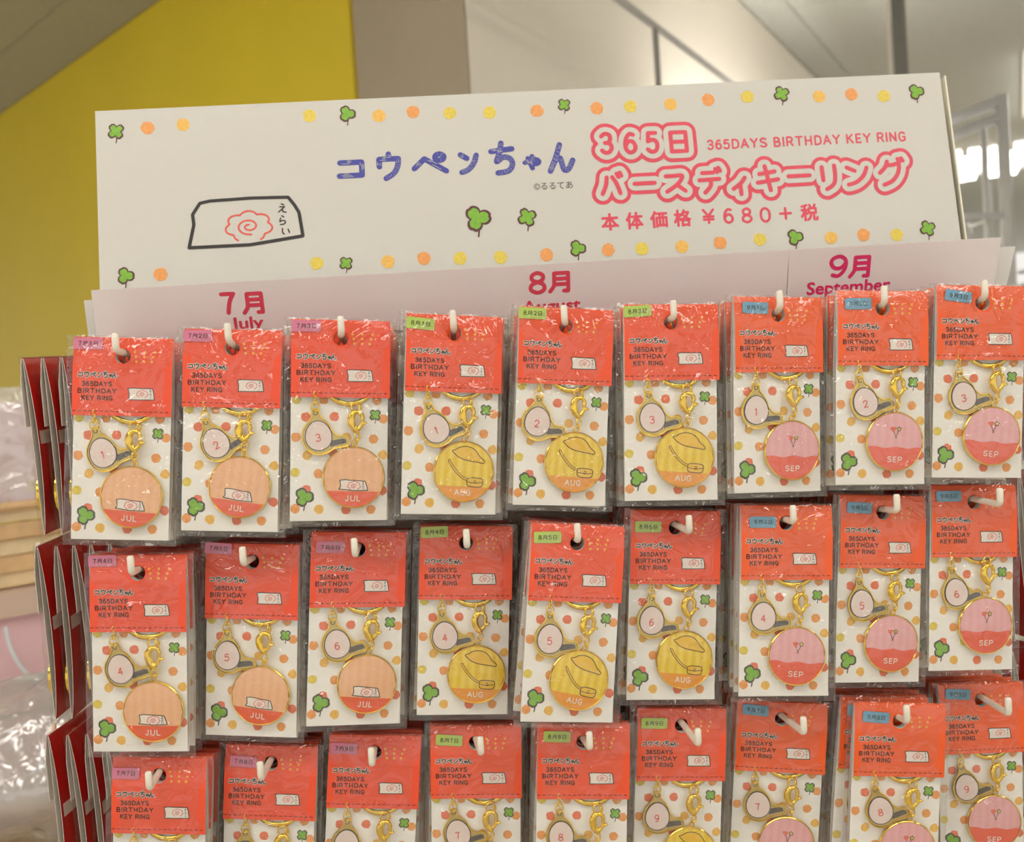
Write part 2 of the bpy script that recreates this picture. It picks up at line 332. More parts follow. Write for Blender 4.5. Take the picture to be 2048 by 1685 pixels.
# ------------------------------------------------------------------ structure: ceiling, walls, floor
def slab(name, poly, z0, z1, m, parent=None):
    mb = MB(); n = len(poly); P = [(x*1000, y*1000) for x, y in poly]
    mb.face([(x, y, z0*1000) for x, y in reversed(P)], m); mb.face([(x, y, z1*1000) for x, y in P], m)
    for i in range(n):
        a, b = P[i], P[(i+1) % n]; mb.face([(a[0], a[1], z0*1000), (b[0], b[1], z0*1000), (b[0], b[1], z1*1000), (a[0], a[1], z1*1000)], m)
    return mb.build(name, parent)
ZC, ZF = 1.301, -1.42
A = Vector((-.846, 2.482)); bd = Vector((-.655, .756)).normalized(); bn = Vector((bd.y, -bd.x))      # yellow wall line
Wp = Vector((.97, 2.667)); ad = Vector((.552, .834)); an = Vector((ad.y, -ad.x))                         # bright wall line
ceil = struct(slab('ceiling', [(-7, -6), (9, -6), (9, 11), (-7, 11)], ZC+.006, ZC+.06, 'ceiling_board'))
def strip_poly(P, d, n, s0, s1, w0, w1):
    return [tuple(P+d*s0+n*w0), tuple(P+d*s0+n*w1), tuple(P+d*s1+n*w1), tuple(P+d*s1+n*w0)]
w0 = 0
for w1 in (-.216, -1.1, -2.0):
    slab('ceiling_panel', strip_poly(A, bd, bn, -.45, 6, w1+.002, w0-.002), ZC, ZC+.0055, 'ceiling_board', ceil); w0 = w1
w0 = 0
for i, w1 in enumerate((.121, 1.33, 2.54, 3.75)):
    for k in range(3):
        slab('ceiling_panel', strip_poly(Wp, ad, an, -2.6+2.8*k+.002, -2.6+2.8*(k+1)-.002, w0+.002, w1-.002), ZC, ZC+.0055, 'ceiling_board', ceil)
    w0 = w1
struct(slab('floor', [(-7, -6), (9, -6), (9, 11), (-7, 11)], ZF-.05, ZF, 'floor_vinyl'))
yE = Vector((-.239, 1.782))
struct(slab('wall_left', [tuple(yE), tuple(yE+bd*5.5), tuple(yE+bd*5.5-bn*-.10), tuple(yE-bn*-.10)], ZF, ZC-.001, 'yellow_paint'))
pc = Vector((.004, 1.212))
struct(slab('wall_pillar', [tuple(pc), (-.262, 1.86), (-.22, 1.95), (.10, 1.45)], ZF, ZC-.001, 'pillar_paint'))
struct(slab('wall_right', [tuple(pc+Vector((.003, .004))), tuple(pc+ad*6), tuple(pc+ad*6-an*.2), tuple(pc-an*.08+ad*.2)], ZF, ZC-.001, 'wall_paint'))
# ------------------------------------------------------------------ ceiling lights
def troffer(x, y, rz, label, n=2, Lg=1.2, gap=.17, group=None, wide=0):
    t = thing('ceiling_light', label, 'ceiling light', (x, y, ZC-.0005), (0, 0, rz), group)
    f = MB(); f.box((0, 0, -3), (gap*1000*n+40, Lg*1000+60, 6), 'fixture'); f.build('housing', t)
    for i in range(n):
        px = (i-(n-1)/2)*gap*1000; g = MB()
        if wide: g.box((px, 0, -26), (wide, Lg*1000, 30), 'tube_glow'); g.build('diffuser', t)
        else: g.tube([(px, -Lg*500, -26), (px, -Lg*500+8, -26), (px, Lg*500-8, -26), (px, Lg*500, -26)], [16, 19, 19, 16], 'tube_glow', 10); g.build('tube', t, True)
        for s in (-1, 1): e = MB(); e.box((px, s*(Lg*500+9), -26), (44, 16, 42), 'fixture'); e.build('end_cap', t)
    return t
rz_a = math.atan2(-ad.x, ad.y)
LG = 'ceiling lights over the aisle'
troffer(3.33, 5.43, rz_a+.12, 'twin-tube ceiling light left of the far chrome post, seen beside the banner', 2, .85, .24, None, 165)
troffer(4.35, 5.85, rz_a+.12, 'twin-tube ceiling light right of the far chrome post, cut by the picture edge', 2, .85, .24, None, 165)
troffer(2.86, 3.72, rz_a+.05, 'bright ceiling light at the right picture edge, above the wire shelf', 2, 1.2, .24, None, 165)
for x, y, a in ((-.55, -.75, 1.57), (.85, -.9, 1.57), (-1.6, -.7, 1.57), (-.3, -2.3, 0), (1.5, -2.2, 0), (-2.0, -2.2, 0), (2.3, -.2, 0), (-1.9, 1.0, 0)):
    troffer(x, y, a, 'twin ceiling light of the shop above or behind the viewer', group=LG, wide=80)
wl_ = thing('strip_lamp', 'strip lamp fixed to the bright wall, hidden behind the banner', 'lamp', (.96, 2.34, .60), (0, 0, rz_a))
g = MB(); g.box((0, 0, 0), (60, 900, 25), 'tube_strong'); g.build('diffuser', wl_)
g = MB(); g.box((0, 0, -20), (80, 920, 12), 'fixture'); g.build('housing', wl_)
for s in (-1, 1): g = MB(); g.box((-85, s*380, -24), (130, 20, 8), 'fixture'); g.build('wall_bracket', wl_)
# ------------------------------------------------------------------ banner (its board leans back a little)
BL = (0, .105, .15)
bn_t = thing('header_banner', 'long white banner board with red 365 lettering, clovers and dots, standing on the rack', 'sign', BL, (-math.atan(.15), 0, 0))
mb = MB()
xs = [-301, 302]
mb.box((.5, 1.2, 66.4), (603, 2.4, 152.6), 'board_white'); mb.build('front_board', bn_t)
mb = MB(); mb.box((3, 26, 65), (608, 2.0, 151), 'board_back'); mb.box((306.4, 14, 65), (1.2, 26, 151), 'board_back'); mb.build('back_board', bn_t)
mb = MB(); mb.mod = 96
DK = {'o': 'ink_orange', 'y': 'ink_yellow', 'p': 'ink_amber'}
DOTS = [('c', -287.2, 127.3), ('o', -265.8, 128.8), ('p', -241.6, 129.8), ('y', -154.4, 132.0), ('c', -128.3, 132.2), ('p', -106.1, 129.6), ('o', -82.2, 131.4), ('y', -56.3, 129.4), ('y', -28.4, 128.3), ('o', 5.4, 127.8), ('c', 25.0, 131.3), ('o', 48.3, 127.6), ('y', 72.5, 127.9), ('p', 101.5, 128.0), ('o', 129.0, 130.0), ('y', 157.9, 130.9), ('c', 183.0, 131.9), ('p', 210.4, 128.7), ('o', 234.5, 129.1), ('y', 258.4, 126.8), ('c', 282.6, 128.7), ('c', -283.7, 24.6), ('o', -260.3, 24.3), ('y', -154.6, 25.8), ('c', -134.8, 24.7), ('p', -106.1, 24.1), ('o', -81.2, 25.1), ('y', -56.3, 23.7), ('y', -28.2, 22.8), ('o', 4.0, 22.7), ('c', 26.0, 26.1), ('o', 47.4, 23.8), ('y', 71.4, 23.2), ('p', 99.9, 23.0), ('o', 127.2, 24.3), ('y', 156.1, 25.2), ('c', 181.4, 25.3), ('p', 207.4, 23.4), ('o', 231.2, 24.3), ('y', 255.2, 22.9), ('c', 278.4, 26.4), ('C', -42.2, 51.6), ('d', -7.6, 50.4)]
cl = 0
for k, x, z in DOTS:
    if k in DK: mb.disc(x, z, 4.6, DK[k], -.1, 26, .09)
    else:
        r = {'c': 5.2, 'C': 8.2, 'd': 6.0}[k]
        if k == 'c' and x in (25.0, -134.8): r = 4.2
        cl += 1
        clover(mb, x, z, r, -.08, .15, 3 if x in (-128.3, 282.6, 181.4, -283.7, -42.2, 26.0) else 4, (2.2 if cl % 2 else 2.0), 'ink_plum')
for ch, x, z, a, b in [('コ', -127.7, 92.0, 21.6, 17.4), ('ウ', -101.3, 92.4, 19.6, 21.0), ('ペ', -72.7, 92.8, 25.2, 18.2), ('ン', -45.7, 92.4, 14.7, 19.7), ('ち', -22.0, 94.1, 19.7, 25.3), ('ゃ', -1.0, 90.5, 12.7, 12.7), ('ん', 19.3, 92.3, 19.8, 23.3)]:
    put(mb, ch, x, z, a-2, b-3, 3.9 if ch != 'ゃ' else 3.4, 'ink_blue', -.1, 0, 8)
    for st in glyph(ch):          # dry-brush scratches left white in the strokes
        P = [(x+(p[0]-.5)*(a-2), z+(.5-p[1])*(b-3)) for p in st]
        for o in (-.9, .2, 1.1):
            for (p, q) in zip(P, P[1:]):
                l = math.hypot(q[0]-p[0], q[1]-p[1])
                if l < .8: continue
                nx, nz = -(q[1]-p[1])/l, (q[0]-p[0])/l; t0 = R.uniform(0, .4); t1 = t0+R.uniform(.15, .5)
                mb.line([(p[0]+(q[0]-p[0])*t0+nx*o, p[1]+(q[1]-p[1])*t0+nz*o), (p[0]+(q[0]-p[0])*t1+nx*o, p[1]+(q[1]-p[1])*t1+nz*o)], .35, 'board_white', -.25, 0)
font(mb, '©るるてあ', 12.6, 72.3, 27.5, 5.2, 'ink_black', -.1)
TT = [('3', 52.8, 101.3, 10.6, 16.3), ('6', 69.7, 100.6, 10.7, 16.3), ('5', 85.6, 100.4, 10.7, 16.4), ('日', 104.6, 99.8, 13.5, 16.7), ('バ', 54.0, 71.4, 18.4, 19.8), ('ー', 77.5, 70.5, 18.7, 17.7), ('ス', 99.3, 69.7, 19.1, 17.7), ('デ', 124.6, 70.2, 19.2, 21.3), ('ィ', 145.3, 65.4, 12.8, 16.4), ('キ', 166.2, 69.5, 19.6, 21.4), ('ー', 189.1, 70.1, 20.0, 17.9), ('リ', 210.9, 68.1, 15.0, 21.5), ('ン', 231.4, 68.6, 19.4, 19.4), ('グ', 257.1, 69.5, 21.6, 22.3)]
for wd, m, y in ((15.6, 'ink_pink', -.06), (10.2, 'board_white', -.21), (3.0, 'ink_pink', -.36)):
    for ch, x, z, a, b in TT:
        if ch == '日': a2, b2 = a/.68-3*1.3, b/.9-3
        else: a2, b2 = a-2.6, b-2.8
        put(mb, ch, x, z, a2, b2, wd, m, y, 0, 18 if wd > 5 else 10)
for ch, x, z, a, b in [('本', 50.5, 43.9, 12.6, 12.6), ('体', 67.9, 43.8, 12.6, 12.6), ('価', 85.3, 43.8, 12.6, 12.6), ('格', 102.2, 43.8, 12.6, 12.6), ('税', 193.7, 42.9, 12.8, 12.8)]:
    font(mb, ch, x, z, a, b, 'ink_pink', -.1, .42)
for ch, x, z, a, b in [('￥', 120.9, 44.0, 10.6, 11.3), ('6', 135.1, 43.6, 8.1, 11.3), ('8', 148.4, 43.2, 8.1, 11.3), ('0', 161.7, 42.8, 8.5, 11.4), ('+', 176.4, 43.1, 10.2, 10.2)]:
    put(mb, ch, x, z, a-1.6, b-1.7, 1.75, 'ink_pink', -.1)
text(mb, '365DAYS BIRTHDAY KEY RING', 198, 96.0, 147, 6.2, 1.25, 'ink_pink', -.1, -.006)
plaque(mb, [(-232.1, 72.8), (-225.3, 74.0), (-198.0, 74.6), (-172.0, 73.9), (-168.0, 68.2), (-165.1, 62.7), (-163.2, 45.8), (-178.9, 43.9), (-199.4, 41.5), (-240.5, 41.7), (-236.7, 57.8), (-237.4, 64.9)],
       -.06, .14, 2.3, (-199.6, 54.6, 31, 21, 1.25), [(-176.2, 66.2), (-176.6, 57.6), (-174.6, 50.0)], 6.4, 'board_white')
mb.build('printed_artwork', bn_t)
# ------------------------------------------------------------------ month strips in front of the banner (lean forward)
SL = (0, .075, .13)
st_t = thing('month_sign', 'glossy pale pink strip with the months July, August and September in front of the banner', 'sign', SL, (math.atan(.35), 0, 0))
mb = MB(); P = [(-294.6, 0), (306.2, -4), (306.8, 33.1), (-292.3, 32.3)]
def plate(mb, P, y, t, m):
    mb.face([(a, y, b) for a, b in P], m); mb.face([(a, y+t, b) for a, b in reversed(P)], m)
    for i in range(len(P)):
        a, b = P[i], P[(i+1) % len(P)]; mb.face([(a[0], y, a[1]), (a[0], y+t, a[1]), (b[0], y+t, b[1]), (b[0], y, b[1])], m)
plate(mb, [(-294.9, -6), (160.8, -6), (160.6, 32.8), (-292.3, 32.3)], 0, .6, 'strip_gloss'); mb.build('left_panel', st_t)
mb = MB(); plate(mb, [(161.3, -6), (305.6, -6), (306.8, 33.1), (161.1, 32.8)], 0, .6, 'strip_gloss'); mb.build('right_panel', st_t)
for ch, x, z, a, b in [('7', -208.1, 18.7, 11.0, 14.8), ('月', -191.9, 18.1, 14.2, 16.2), ('8', -7.5, 20.4, 11.8, 15.1), ('月', 7.7, 20.2, 14.5, 15.8), ('9', 195.4, 19.7, 13.4, 15.4), ('月', 211.0, 18.8, 14.8, 16.8)]:
    mb = MB(); put(mb, ch, x, z, (a-2.4)/(.76 if ch == '月' else .94), b-2.4, 2.6, 'ink_magenta' if x > 100 else 'ink_pink', -.1); mb.build('month_character', st_t)
for s_, x, z, a, b, m_ in (('July', -197.9, 3.9, 20.8, 10.6, 'ink_pink'), ('August', 1.4, 3.4, 39, 10.4, 'ink_pink'), ('September', 203.6, 4.2, 58, 11.6, 'ink_magenta')):
    mb = MB(); font(mb, s_, x, z, a, b, m_, -.1, .32); mb.build('month_word', st_t)
sb = thing('backing_strip', 'second white card strip showing just past both ends of the month strip', 'sign', (SL[0], SL[1]+.006, SL[2]), (math.atan(.35), 0, 0))
mb = MB(); plate(mb, [(-302, -6), (318, -6), (321, 27.0), (-300, 26.6)], 0, .6, 'paper_back'); mb.build('card', sb)
# ------------------------------------------------------------------ rack core
rk = thing('display_rack', 'white metal rack that carries all the hooks behind the packets', 'rack', (0, 0, ZF+.001))
Z = lambda z: (z-ZF-.001)*1000
def rbox(name, c, d, m='rack_white'):
    mb = MB(); mb.box((c[0]*1000, c[1]*1000, Z(c[2])), tuple(v*1000 for v in d), m); return mb.build(name, rk)
for x in (-.278, .278):
    for y in (.121, .44): rbox('post', (x, y, (ZF+.14)/2), (.016, .016, .14-ZF-.004))
rbox('back_panel', (0, .133, -.16), (.54, .003, .56))
for x in (-.279, .279): rbox('side_panel', (x, .28, -.16), (.003, .30, .56))
for z in (.115, -.0128, -.1405, -.268):
    rbox('hook_rail', (0, .119, z-.012), (.54, .008, .012))
    for x in (-.288, .288): rbox('side_rail', (x, .28, z-.014), (.007, .31, .012))
rbox('top_rail', (0, .121, .128), (.54, .01, .01)); rbox('base_plate', (0, .28, ZF+.012), (.60, .38, .02))
# ------------------------------------------------------------------ packet parts (mm, origin = centre of the punched hole)
X0, X1, ZT, ZB, ZH = -28.5, 28.5, 10.5, -107.5, -35.0
def sheet(mb, x0, x1, z0, z1, Y, t, mf, mbk, step=7, hole=4.5):
    """thin card with a punched hole, front material mf, back material mbk"""
    N = 24; hb = 7
    zs = [z1]+[hb]+[-hb]; z = -hb
    while z-step > z0+.5: z -= step; zs.append(z)
    zs.append(z0)
    def q(P):
        mb.face([(a, Y(a, b), b) for a, b in P], mf); mb.face([(a, Y(a, b)+t, b) for a, b in reversed(P)], mbk)
    for i in range(len(zs)-1):
        a, b = zs[i], zs[i+1]
        if i == 1:
            q([(x0, b), (-hb, b), (-hb, a), (x0, a)]); q([(hb, b), (x1, b), (x1, a), (hb, a)])
        else: q([(x0, b), (x1, b), (x1, a), (x0, a)])
    def sq(an):
        c, s = math.cos(an), math.sin(an); k = hb/max(abs(c), abs(s)); return (c*k, s*k)
    for i in range(N):
        a0, a1 = i*2*math.pi/N, (i+1)*2*math.pi/N
        h0, h1 = (hole*math.cos(a0), hole*math.sin(a0)), (hole*math.cos(a1), hole*math.sin(a1))
        q([h0, sq(a0), sq(a1), h1])
        mb.face([(h0[0], Y(*h0), h0[1]), (h1[0], Y(*h1), h1[1]), (h1[0], Y(*h1)+t, h1[1]), (h0[0], Y(*h0)+t, h0[1])], 'card_white')
    for i in range(len(zs)-1):
        for x in (x0, x1):
            a, b = zs[i], zs[i+1]; mb.face([(x, Y(x, a), a), (x, Y(x, b), b), (x, Y(x, b)+t, b), (x, Y(x, a)+t, a)], 'card_white')
    for z in (z0, z1): mb.face([(x0, Y(x0, z), z), (x1, Y(x1, z), z), (x1, Y(x1, z)+t, z), (x0, Y(x0, z)+t, z)], 'card_white')
YF = lambda x, z: 0.0
YH = lambda x, z: -.45-2.2*min(1, max(0, (ZT-z)/46)/.36)**.8-.3*max(0, (ZT-z)/46)
def YBK(x, z):
    s = (ZT-z)/118; return .6+3.6*math.sin(math.pi*min(1, max(0, s)))**.7 if 0 < s < 1 else .6
def off(Y, e): return lambda x, z: Y(x, z)-e
def backing():
    mb = MB()
    sheet(mb, X0, X1-.6, ZB, ZT, YF, .3, 'card_white', 'card_inner')
    for k, u, v in (('o', 75, 692), ('o', 285, 692), ('o', 700, 692), ('C', 145, 830), ('o', 65, 990), ('p', 150, 1130), ('y', 50, 1265), ('C', 140, 1400), ('o', 35, 1550), ('p', 235, 1555), ('C', 445, 1560), ('o', 640, 1560), ('C', 745, 1410), ('p', 750, 1125), ('o', 670, 1000), ('o', 770, 840), ('C', 365, 825), ('C', 350, 1110), ('o', 235, 1275), ('y', 330, 1400), ('p', 460, 985), ('y', 75, 692)):
        x = (u-45)*.0746-28.5+(v-65)*.0017; z = 10.5-(v-65)*.0746
        x = min(max(x, X0+2.9), X1-3.4)
        mb.disc(x, z, 2.75, {'o': 'ink_orange', 'p': 'ink_amber', 'y': 'ink_yellow', 'C': 'ink_coral'}[k], -.05, 20, .1)
    clover(mb, 20.5, -45, 3.1, -.06, .04, 4, 2.3); clover(mb, -20.5, -93.5, 4.9, -.09, .05, 3, 2.15)
    return mb.mesh('backing_card')
def back_panel():
    mb = MB(); sheet(mb, X0, X1, ZB, ZT, YBK, .3, 'card_inner', 'back_red')
    mb.face([(X0, 0, ZB), (X1, 0, ZB), (X1, .9, ZB-.1), (X0, .9, ZB-.1)], 'card_white')
    Y = lambda x, z: YBK(x, z)+.36
    def qf(x0, x1, z0, z1, m, e=.0): mb.face([(x0, Y(x0, z0)+e, z0), (x0, Y(x0, z1)+e, z1), (x1, Y(x1, z1)+e, z1), (x1, Y(x1, z0)+e, z0)], m)
    qf(10, 26, -47, -38, 'enamel_white', .05)
    return mb.mesh('back_panel')
def header(m):
    mb = MB(); sheet(mb, X0, X1+.4, ZH, ZT, YH, .3, m, 'card_inner')
    mb.face([(X0, -.45, ZT), (X1, -.45, ZT), (X1, .9, ZT+.5), (X0, .9, ZT+.5)], m)
    y = off(YH, .05); y2 = off(YH, .09)
    for xx, zz in ((6.7, 2.5), (12.5, 2.5), (18.6, 2.5), (7.5, -.24), (12.4, -.24), (17.5, -.24), (7.9, -3.1), (12.4, -3.1), (16.8, -3.1)):
        mb.disc(xx, zz, .85, 'ink_gold', y, 8, .08)
    x = -24.0
    for ch, a, b, dz in (('コ', 3.3, 2.7, 0), ('ウ', 3.1, 3.3, 0), ('ペ', 3.5, 2.8, 0), ('ン', 2.7, 3.0, 0), ('ち', 3.0, 3.7, .2), ('ゃ', 2.0, 2.0, -.4), ('ん', 3.2, 3.4, 0)):
        put(mb, ch, x, -11.2+dz, a, b, 1.15, 'ink_white', y, 0, 6); put(mb, ch, x, -11.2+dz, a, b, .6, 'ink_black', y2, 0, 6); x += (a+.45 if ch != 'ち' else 3.0)
    text(mb, '365DAYS', -14.2, -16.5, 17.8, 2.4, .6, 'ink_brown', y, 0, 5, .72); text(mb, 'BIRTHDAY', -14.2, -20.6, 23, 2.4, .6, 'ink_brown', y, 0, 5, .72); text(mb, 'KEY RING', -14.2, -24.7, 18.6, 2.4, .6, 'ink_brown', y, 0, 5, .72)
    plaque(mb, [(3.6, -18.9), (6, -18.5), (11.5, -18.7), (17.6, -18.7), (18.3, -20.5), (18.9, -25.2), (12, -25.4), (4.2, -25.4), (4.4, -22)], y, .04, .45, (11.9, -22, 6.4, 4.4, .34), [(16.6, -20), (16.7, -22), (17.0, -23.9)], 1.5)
    x = X0+.3
    while x < X1-1: mb.line([(x, -32.4), (x+1.9, -32.4)], .38, 'ink_dash', y, 0); x += 3.15
    return mb.mesh('header_card')
def sticker(mth, day):
    mb = MB(); m = {7: 'tag_pink', 8: 'tag_green', 9: 'tag_blue'}[mth]; P = []
    for cx, cz, a0 in ((7.4, 2.4, 0), (-7.4, 2.4, 90), (-7.4, -2.4, 180), (7.4, -2.4, 270)):
        for i in range(4): a = math.radians(a0+i*30); P.append((cx+1.0*math.cos(a), cz+1.0*math.sin(a)))
    plate(mb, P, 0, .12, m); y = -.05
    x = -4.6; put(mb, str(mth), x, 0, 1.7, 2.3, .34, 'ink_black', y, 0, 5)
    put(mb, '月', x+3.1, 0, 3.3, 2.5, .3, 'ink_black', y, 0, 5); put(mb, str(day), x+6.1, 0, 1.7, 2.3, .34, 'ink_black', y, 0, 5); put(mb, '日', x+9.1, 0, 2.9, 2.5, .3, 'ink_black', y, 0, 5)
    return mb.mesh('date_sticker')
def split_ring():
    mb = MB()
    for y in (-1.25, -.45):
        n = 40; k0 = len(mb.v)
        for i in range(n):
            a = i*2*math.pi/n; c, s = math.cos(a), math.sin(a)
            for r, yy in ((13.7, -.34), (13.7, .34), (15.2, .42), (16.5, .2), (16.5, -.2), (15.2, -.42)): mb.v.append((5.2+r*c, y+yy, -23.6+r*s))
        for i in range(n):
            for j in range(6): mb.f.append((k0+i*6+j, k0+i*6+(j+1) % 6, k0+((i+1) % n)*6+(j+1) % 6, k0+((i+1) % n)*6+j)); mb.m.append(mb.mi('gold'))
    return mb.mesh('split_ring', True)
def chain():
    mb = MB()
    for i, z in enumerate((-33.6, -36.0, -38.2)): mb.ring((0, -1.8, z+38.2+6.6-4), 1.1, 1.7, .38, 'gold', math.pi/2*(i % 2)+.4, 0, 12, 6)
    mb.ring((0, -1.8, -.2), 2.5, 2.7, .42, 'gold', .25, 0, 18, 6)
    return mb.mesh('charm_chain', True)
def clasp():
    mb = MB(); Y = -3.4
    mb.ring((-.4, Y+.6, 1.6), 2.3, 3.0, .5, 'gold', .3, 0, 18, 6); mb.ring((1.6, Y+1, .9), 1.3, 2.3, .42, 'gold', 1.1, .2, 12, 6)
    P = smooth([(0, -12.6), (-1.9, -10), (-2.7, -6.6), (-2.3, -3.2), (-.4, -1.2), (1.7, -2.0), (2.5, -4.6), (2.2, -6.8)], 4)
    n = len(P); rad = [1.55+.4*math.sin(math.pi*min(1, i/n*1.6))-1.0*(i/n)**1.5*.7 for i in range(n)]
    mb.tube([(a, Y, b) for a, b in P], rad, 'gold', 9)
    P = smooth([(.3, -12), (1.9, -9.6), (2.6, -7), (2.3, -5.2)], 4)
    mb.tube([(a, Y+.1, b) for a, b in P], [1.1-.4*i/len(P) for i in range(len(P))], 'gold', 8)
    mb.tube([(1.9, Y, -8.6), (3.4, Y-.1, -8.2), (4.5, Y-.1, -7.4)], [.9, .75, .8], 'gold', 8)
    mb.tube([(0, Y, -12), (0, Y, -13.0), (0, Y, -13.8)], [.8, 1.25, .8], 'gold', 8)
    mb.ring((0, Y+.2, -15.9), 1.45, 2.2, .45, 'gold', .5, 0, 14, 6)
    mb.ring((.1, Y+.8, -18.3), 1.0, 1.4, .38, 'gold', 1.4, 0, 12, 6)
    return mb.mesh('lobster_clasp', True)
def extr(mb, P, y0, y1, m, ms=None):
    mb.face([(a, y0, b) for a, b in P], m); mb.face([(a, y1, b) for a, b in reversed(P)], m)
    for i in range(len(P)):
        a, b = P[i], P[(i+1) % len(P)]; mb.face([(a[0], y0, a[1]), (a[0], y1, a[1]), (b[0], y1, b[1]), (b[0], y0, b[1])], ms or m)
def charm():
    S = .0775; F = lambda L: [((a-255)*S*1.06, -(b-792)*S) for a, b in L]
    mb = MB()
    O = [(255, 783), (240, 790), (233, 806), (228, 835), (205, 865), (175, 905), (160, 950), (163, 1000), (180, 1045), (215, 1075), (260, 1087), (310, 1078), (345, 1060), (400, 1056), (432, 1048), (439, 1028), (434, 1000), (418, 982), (378, 980), (345, 948), (328, 900), (303, 862), (281, 835), (277, 806), (270, 790)]
    O = smooth([*F(O), F(O)[0]], 3)[:-1]
    inner = [(p[0]+(q[0]-p[0])*.05, p[1]+(q[1]-p[1])*.05) for p in O for q in [(1.2, -12.5)]]
    extr(mb, O, -2.6, -1.2, 'gold_matt', 'gold')
    mb.tube([(a, -2.7, b) for a, b in O], .42, 'gold', 6, True)
    mb.ring((0, -2.4, -1.6), 1.0, 1.0, .32, 'ink_outline', 0, 0, 12, 5)
    T = F([(325, 1000), (345, 1003), (400, 998), (420, 1006), (424, 1030), (380, 1035), (322, 1045)]); mb.face([(a, -2.74, b) for a, b in T], 'enamel_dark')
    E = []
    for i in range(36):
        a = i*math.pi/18; rx = 81*(1-.10*math.sin(a)); E.append(F([(257+rx*math.cos(a), 962-98*math.sin(a))])[0])
    mb.fan(E, 'enamel_pale', -2.9); mb.line(E+[E[0]], .42, 'ink_outline', -2.95, 6)
    return mb.mesh('number_charm')
def number(d):
    mb = MB(); put(mb, str(d), -.1, -14.2, 2.4, 3.5, .5, 'ink_red', -3.02, 0, 6); return mb.mesh('number')
def medallion(mth):
    mb = MB(); Rr = 18.2; cz = -20.2; n = 56
    prof = [(0, -1.0), (Rr-.5, -1.0), (Rr, -1.4), (Rr, -3.0), (Rr-.35, -3.35), (Rr-.65, -3.3), (Rr-.85, -2.9)]
    k0 = len(mb.v)
    for i in range(n):
        a = i*2*math.pi/n
        for r, y in prof[1:]: mb.v.append((r*math.cos(a), y, cz+r*math.sin(a)))
    q = len(prof)-1
    for i in range(n):
        for j in range(q-1): mb.f.append((k0+i*q+j, k0+i*q+j+1, k0+((i+1) % n)*q+j+1, k0+((i+1) % n)*q+j)); mb.m.append(mb.mi('gold'))
    mb.f.append(tuple(k0+i*q for i in range(n))); mb.m.append(mb.mi('gold_matt'))
    r1 = Rr-.75
    def dome(x, z): return -2.95-.55*max(0, 1-(x*x+(z-cz)**2)/(r1*r1))
    bg = {7: 'enamel_peach', 8: 'enamel_yellow', 9: 'enamel_pink'}[mth]; bd_ = {7: 'band_orange', 8: 'band_amber', 9: 'band_coral'}[mth]
    zb = {7: -8.2, 8: -8.8, 9: -3.6}[mth]
    xs_ = [i/28*2-1 for i in range(29)]
    for i in range(28):                           # domed print in vertical strips: field above, band below
        xa, xb = xs_[i]*r1, xs_[i+1]*r1; ha = math.sqrt(max(0, r1*r1-xa*xa)); hb_ = math.sqrt(max(0, r1*r1-xb*xb))
        rows = 14
        for j in range(rows):
            ta, tb = 1-2*j/rows, 1-2*(j+1)/rows
            pts = [(xa, ta*ha), (xa, tb*ha), (xb, tb*hb_), (xb, ta*hb_)]
            mb.face([(p[0], dome(p[0], p[1]+cz), p[1]+cz) for p in pts], bg)
    y1, y2, y3 = off(dome, .06), off(dome, .11), off(dome, .16)
    N = 30; top = []; bot = []
    xm = math.sqrt(r1*r1-zb*zb)*.995
    for i in range(N+1):
        x = -xm+2*xm*i/N; top.append((x, zb+(.5*math.sin(i*.5) if mth == 9 else 0))); bot.append((x, -math.sqrt(max(0, r1*r1*.985-x*x))))
    for i in range(N):
        for j in range(5):
            L = lambda p, q_, t: (p[0]+(q_[0]-p[0])*t, p[1]+(q_[1]-p[1])*t)
            pts = [L(top[i], bot[i], j/5), L(top[i], bot[i], (j+1)/5), L(top[i+1], bot[i+1], (j+1)/5), L(top[i+1], bot[i+1], j/5)]
            mb.face([(p[0], y1(p[0], p[1]+cz), p[1]+cz) for p in pts], bd_)
    text(mb, {7: 'JUL', 8: 'AUG', 9: 'SEP'}[mth], 0, cz+(-12.3 if mth != 9 else -10.9), 10.2 if mth != 7 else 9.6, 3.0, .55, 'ink_white', y2, 0, 6, .72)
    if mth == 7:
        Pq = [(-8, 3.2-5), (-5, 3.6-5), (0, 3.2-5), (6.6, 2.9-5), (8, -.2-5.2), (8.4, -3.2-4.2), (0, -3.7-4), (-8.4, -3.0-4), (-7.4, -.5-5)]
        plaque(mb, [(a, b+cz) for a, b in Pq], y2, .04, .45, (0.4, cz-4.9, 7.4, 5.0, .38), [(5.6, cz-3.2), (5.7, cz-4.9), (6.0, cz-6.4)], 1.6, 'enamel_white')
    if mth == 8:
        k = .080
        Hh = [(-97, 150), (-70, 160), (-45, 178), (0, 188), (50, 180), (88, 152), (112, 118), (150, 88), (142, 70), (100, 76), (40, 82), (-10, 92), (-50, 108), (-74, 128)]
        Hh = smooth([(a*k, b*k) for a, b in Hh]+[(-97*k, 150*k)], 3)
        mb.fan([(a, b+cz) for a, b in Hh[:-1]], 'enamel_hat', y2); mb.line([(a, b+cz) for a, b in Hh], .38, 'ink_black', y3, 5)
        S_ = smooth([(-115*k, 78*k), (-80*k, 25*k), (-20*k, -35*k), (28*k, -58*k)], 5)
        mb.line([(a, b+cz) for a, b in S_], 1.5, 'ink_black', y2, 6); mb.line([(a, b+cz) for a, b in S_], .9, 'enamel_hat', y3, 6)
        Bq = smooth([(28*k, -55*k), (45*k, -42*k), (110*k, -42*k), (143*k, -52*k), (143*k, -92*k), (120*k, -108*k), (45*k, -105*k), (28*k, -90*k), (28*k, -55*k)], 3)
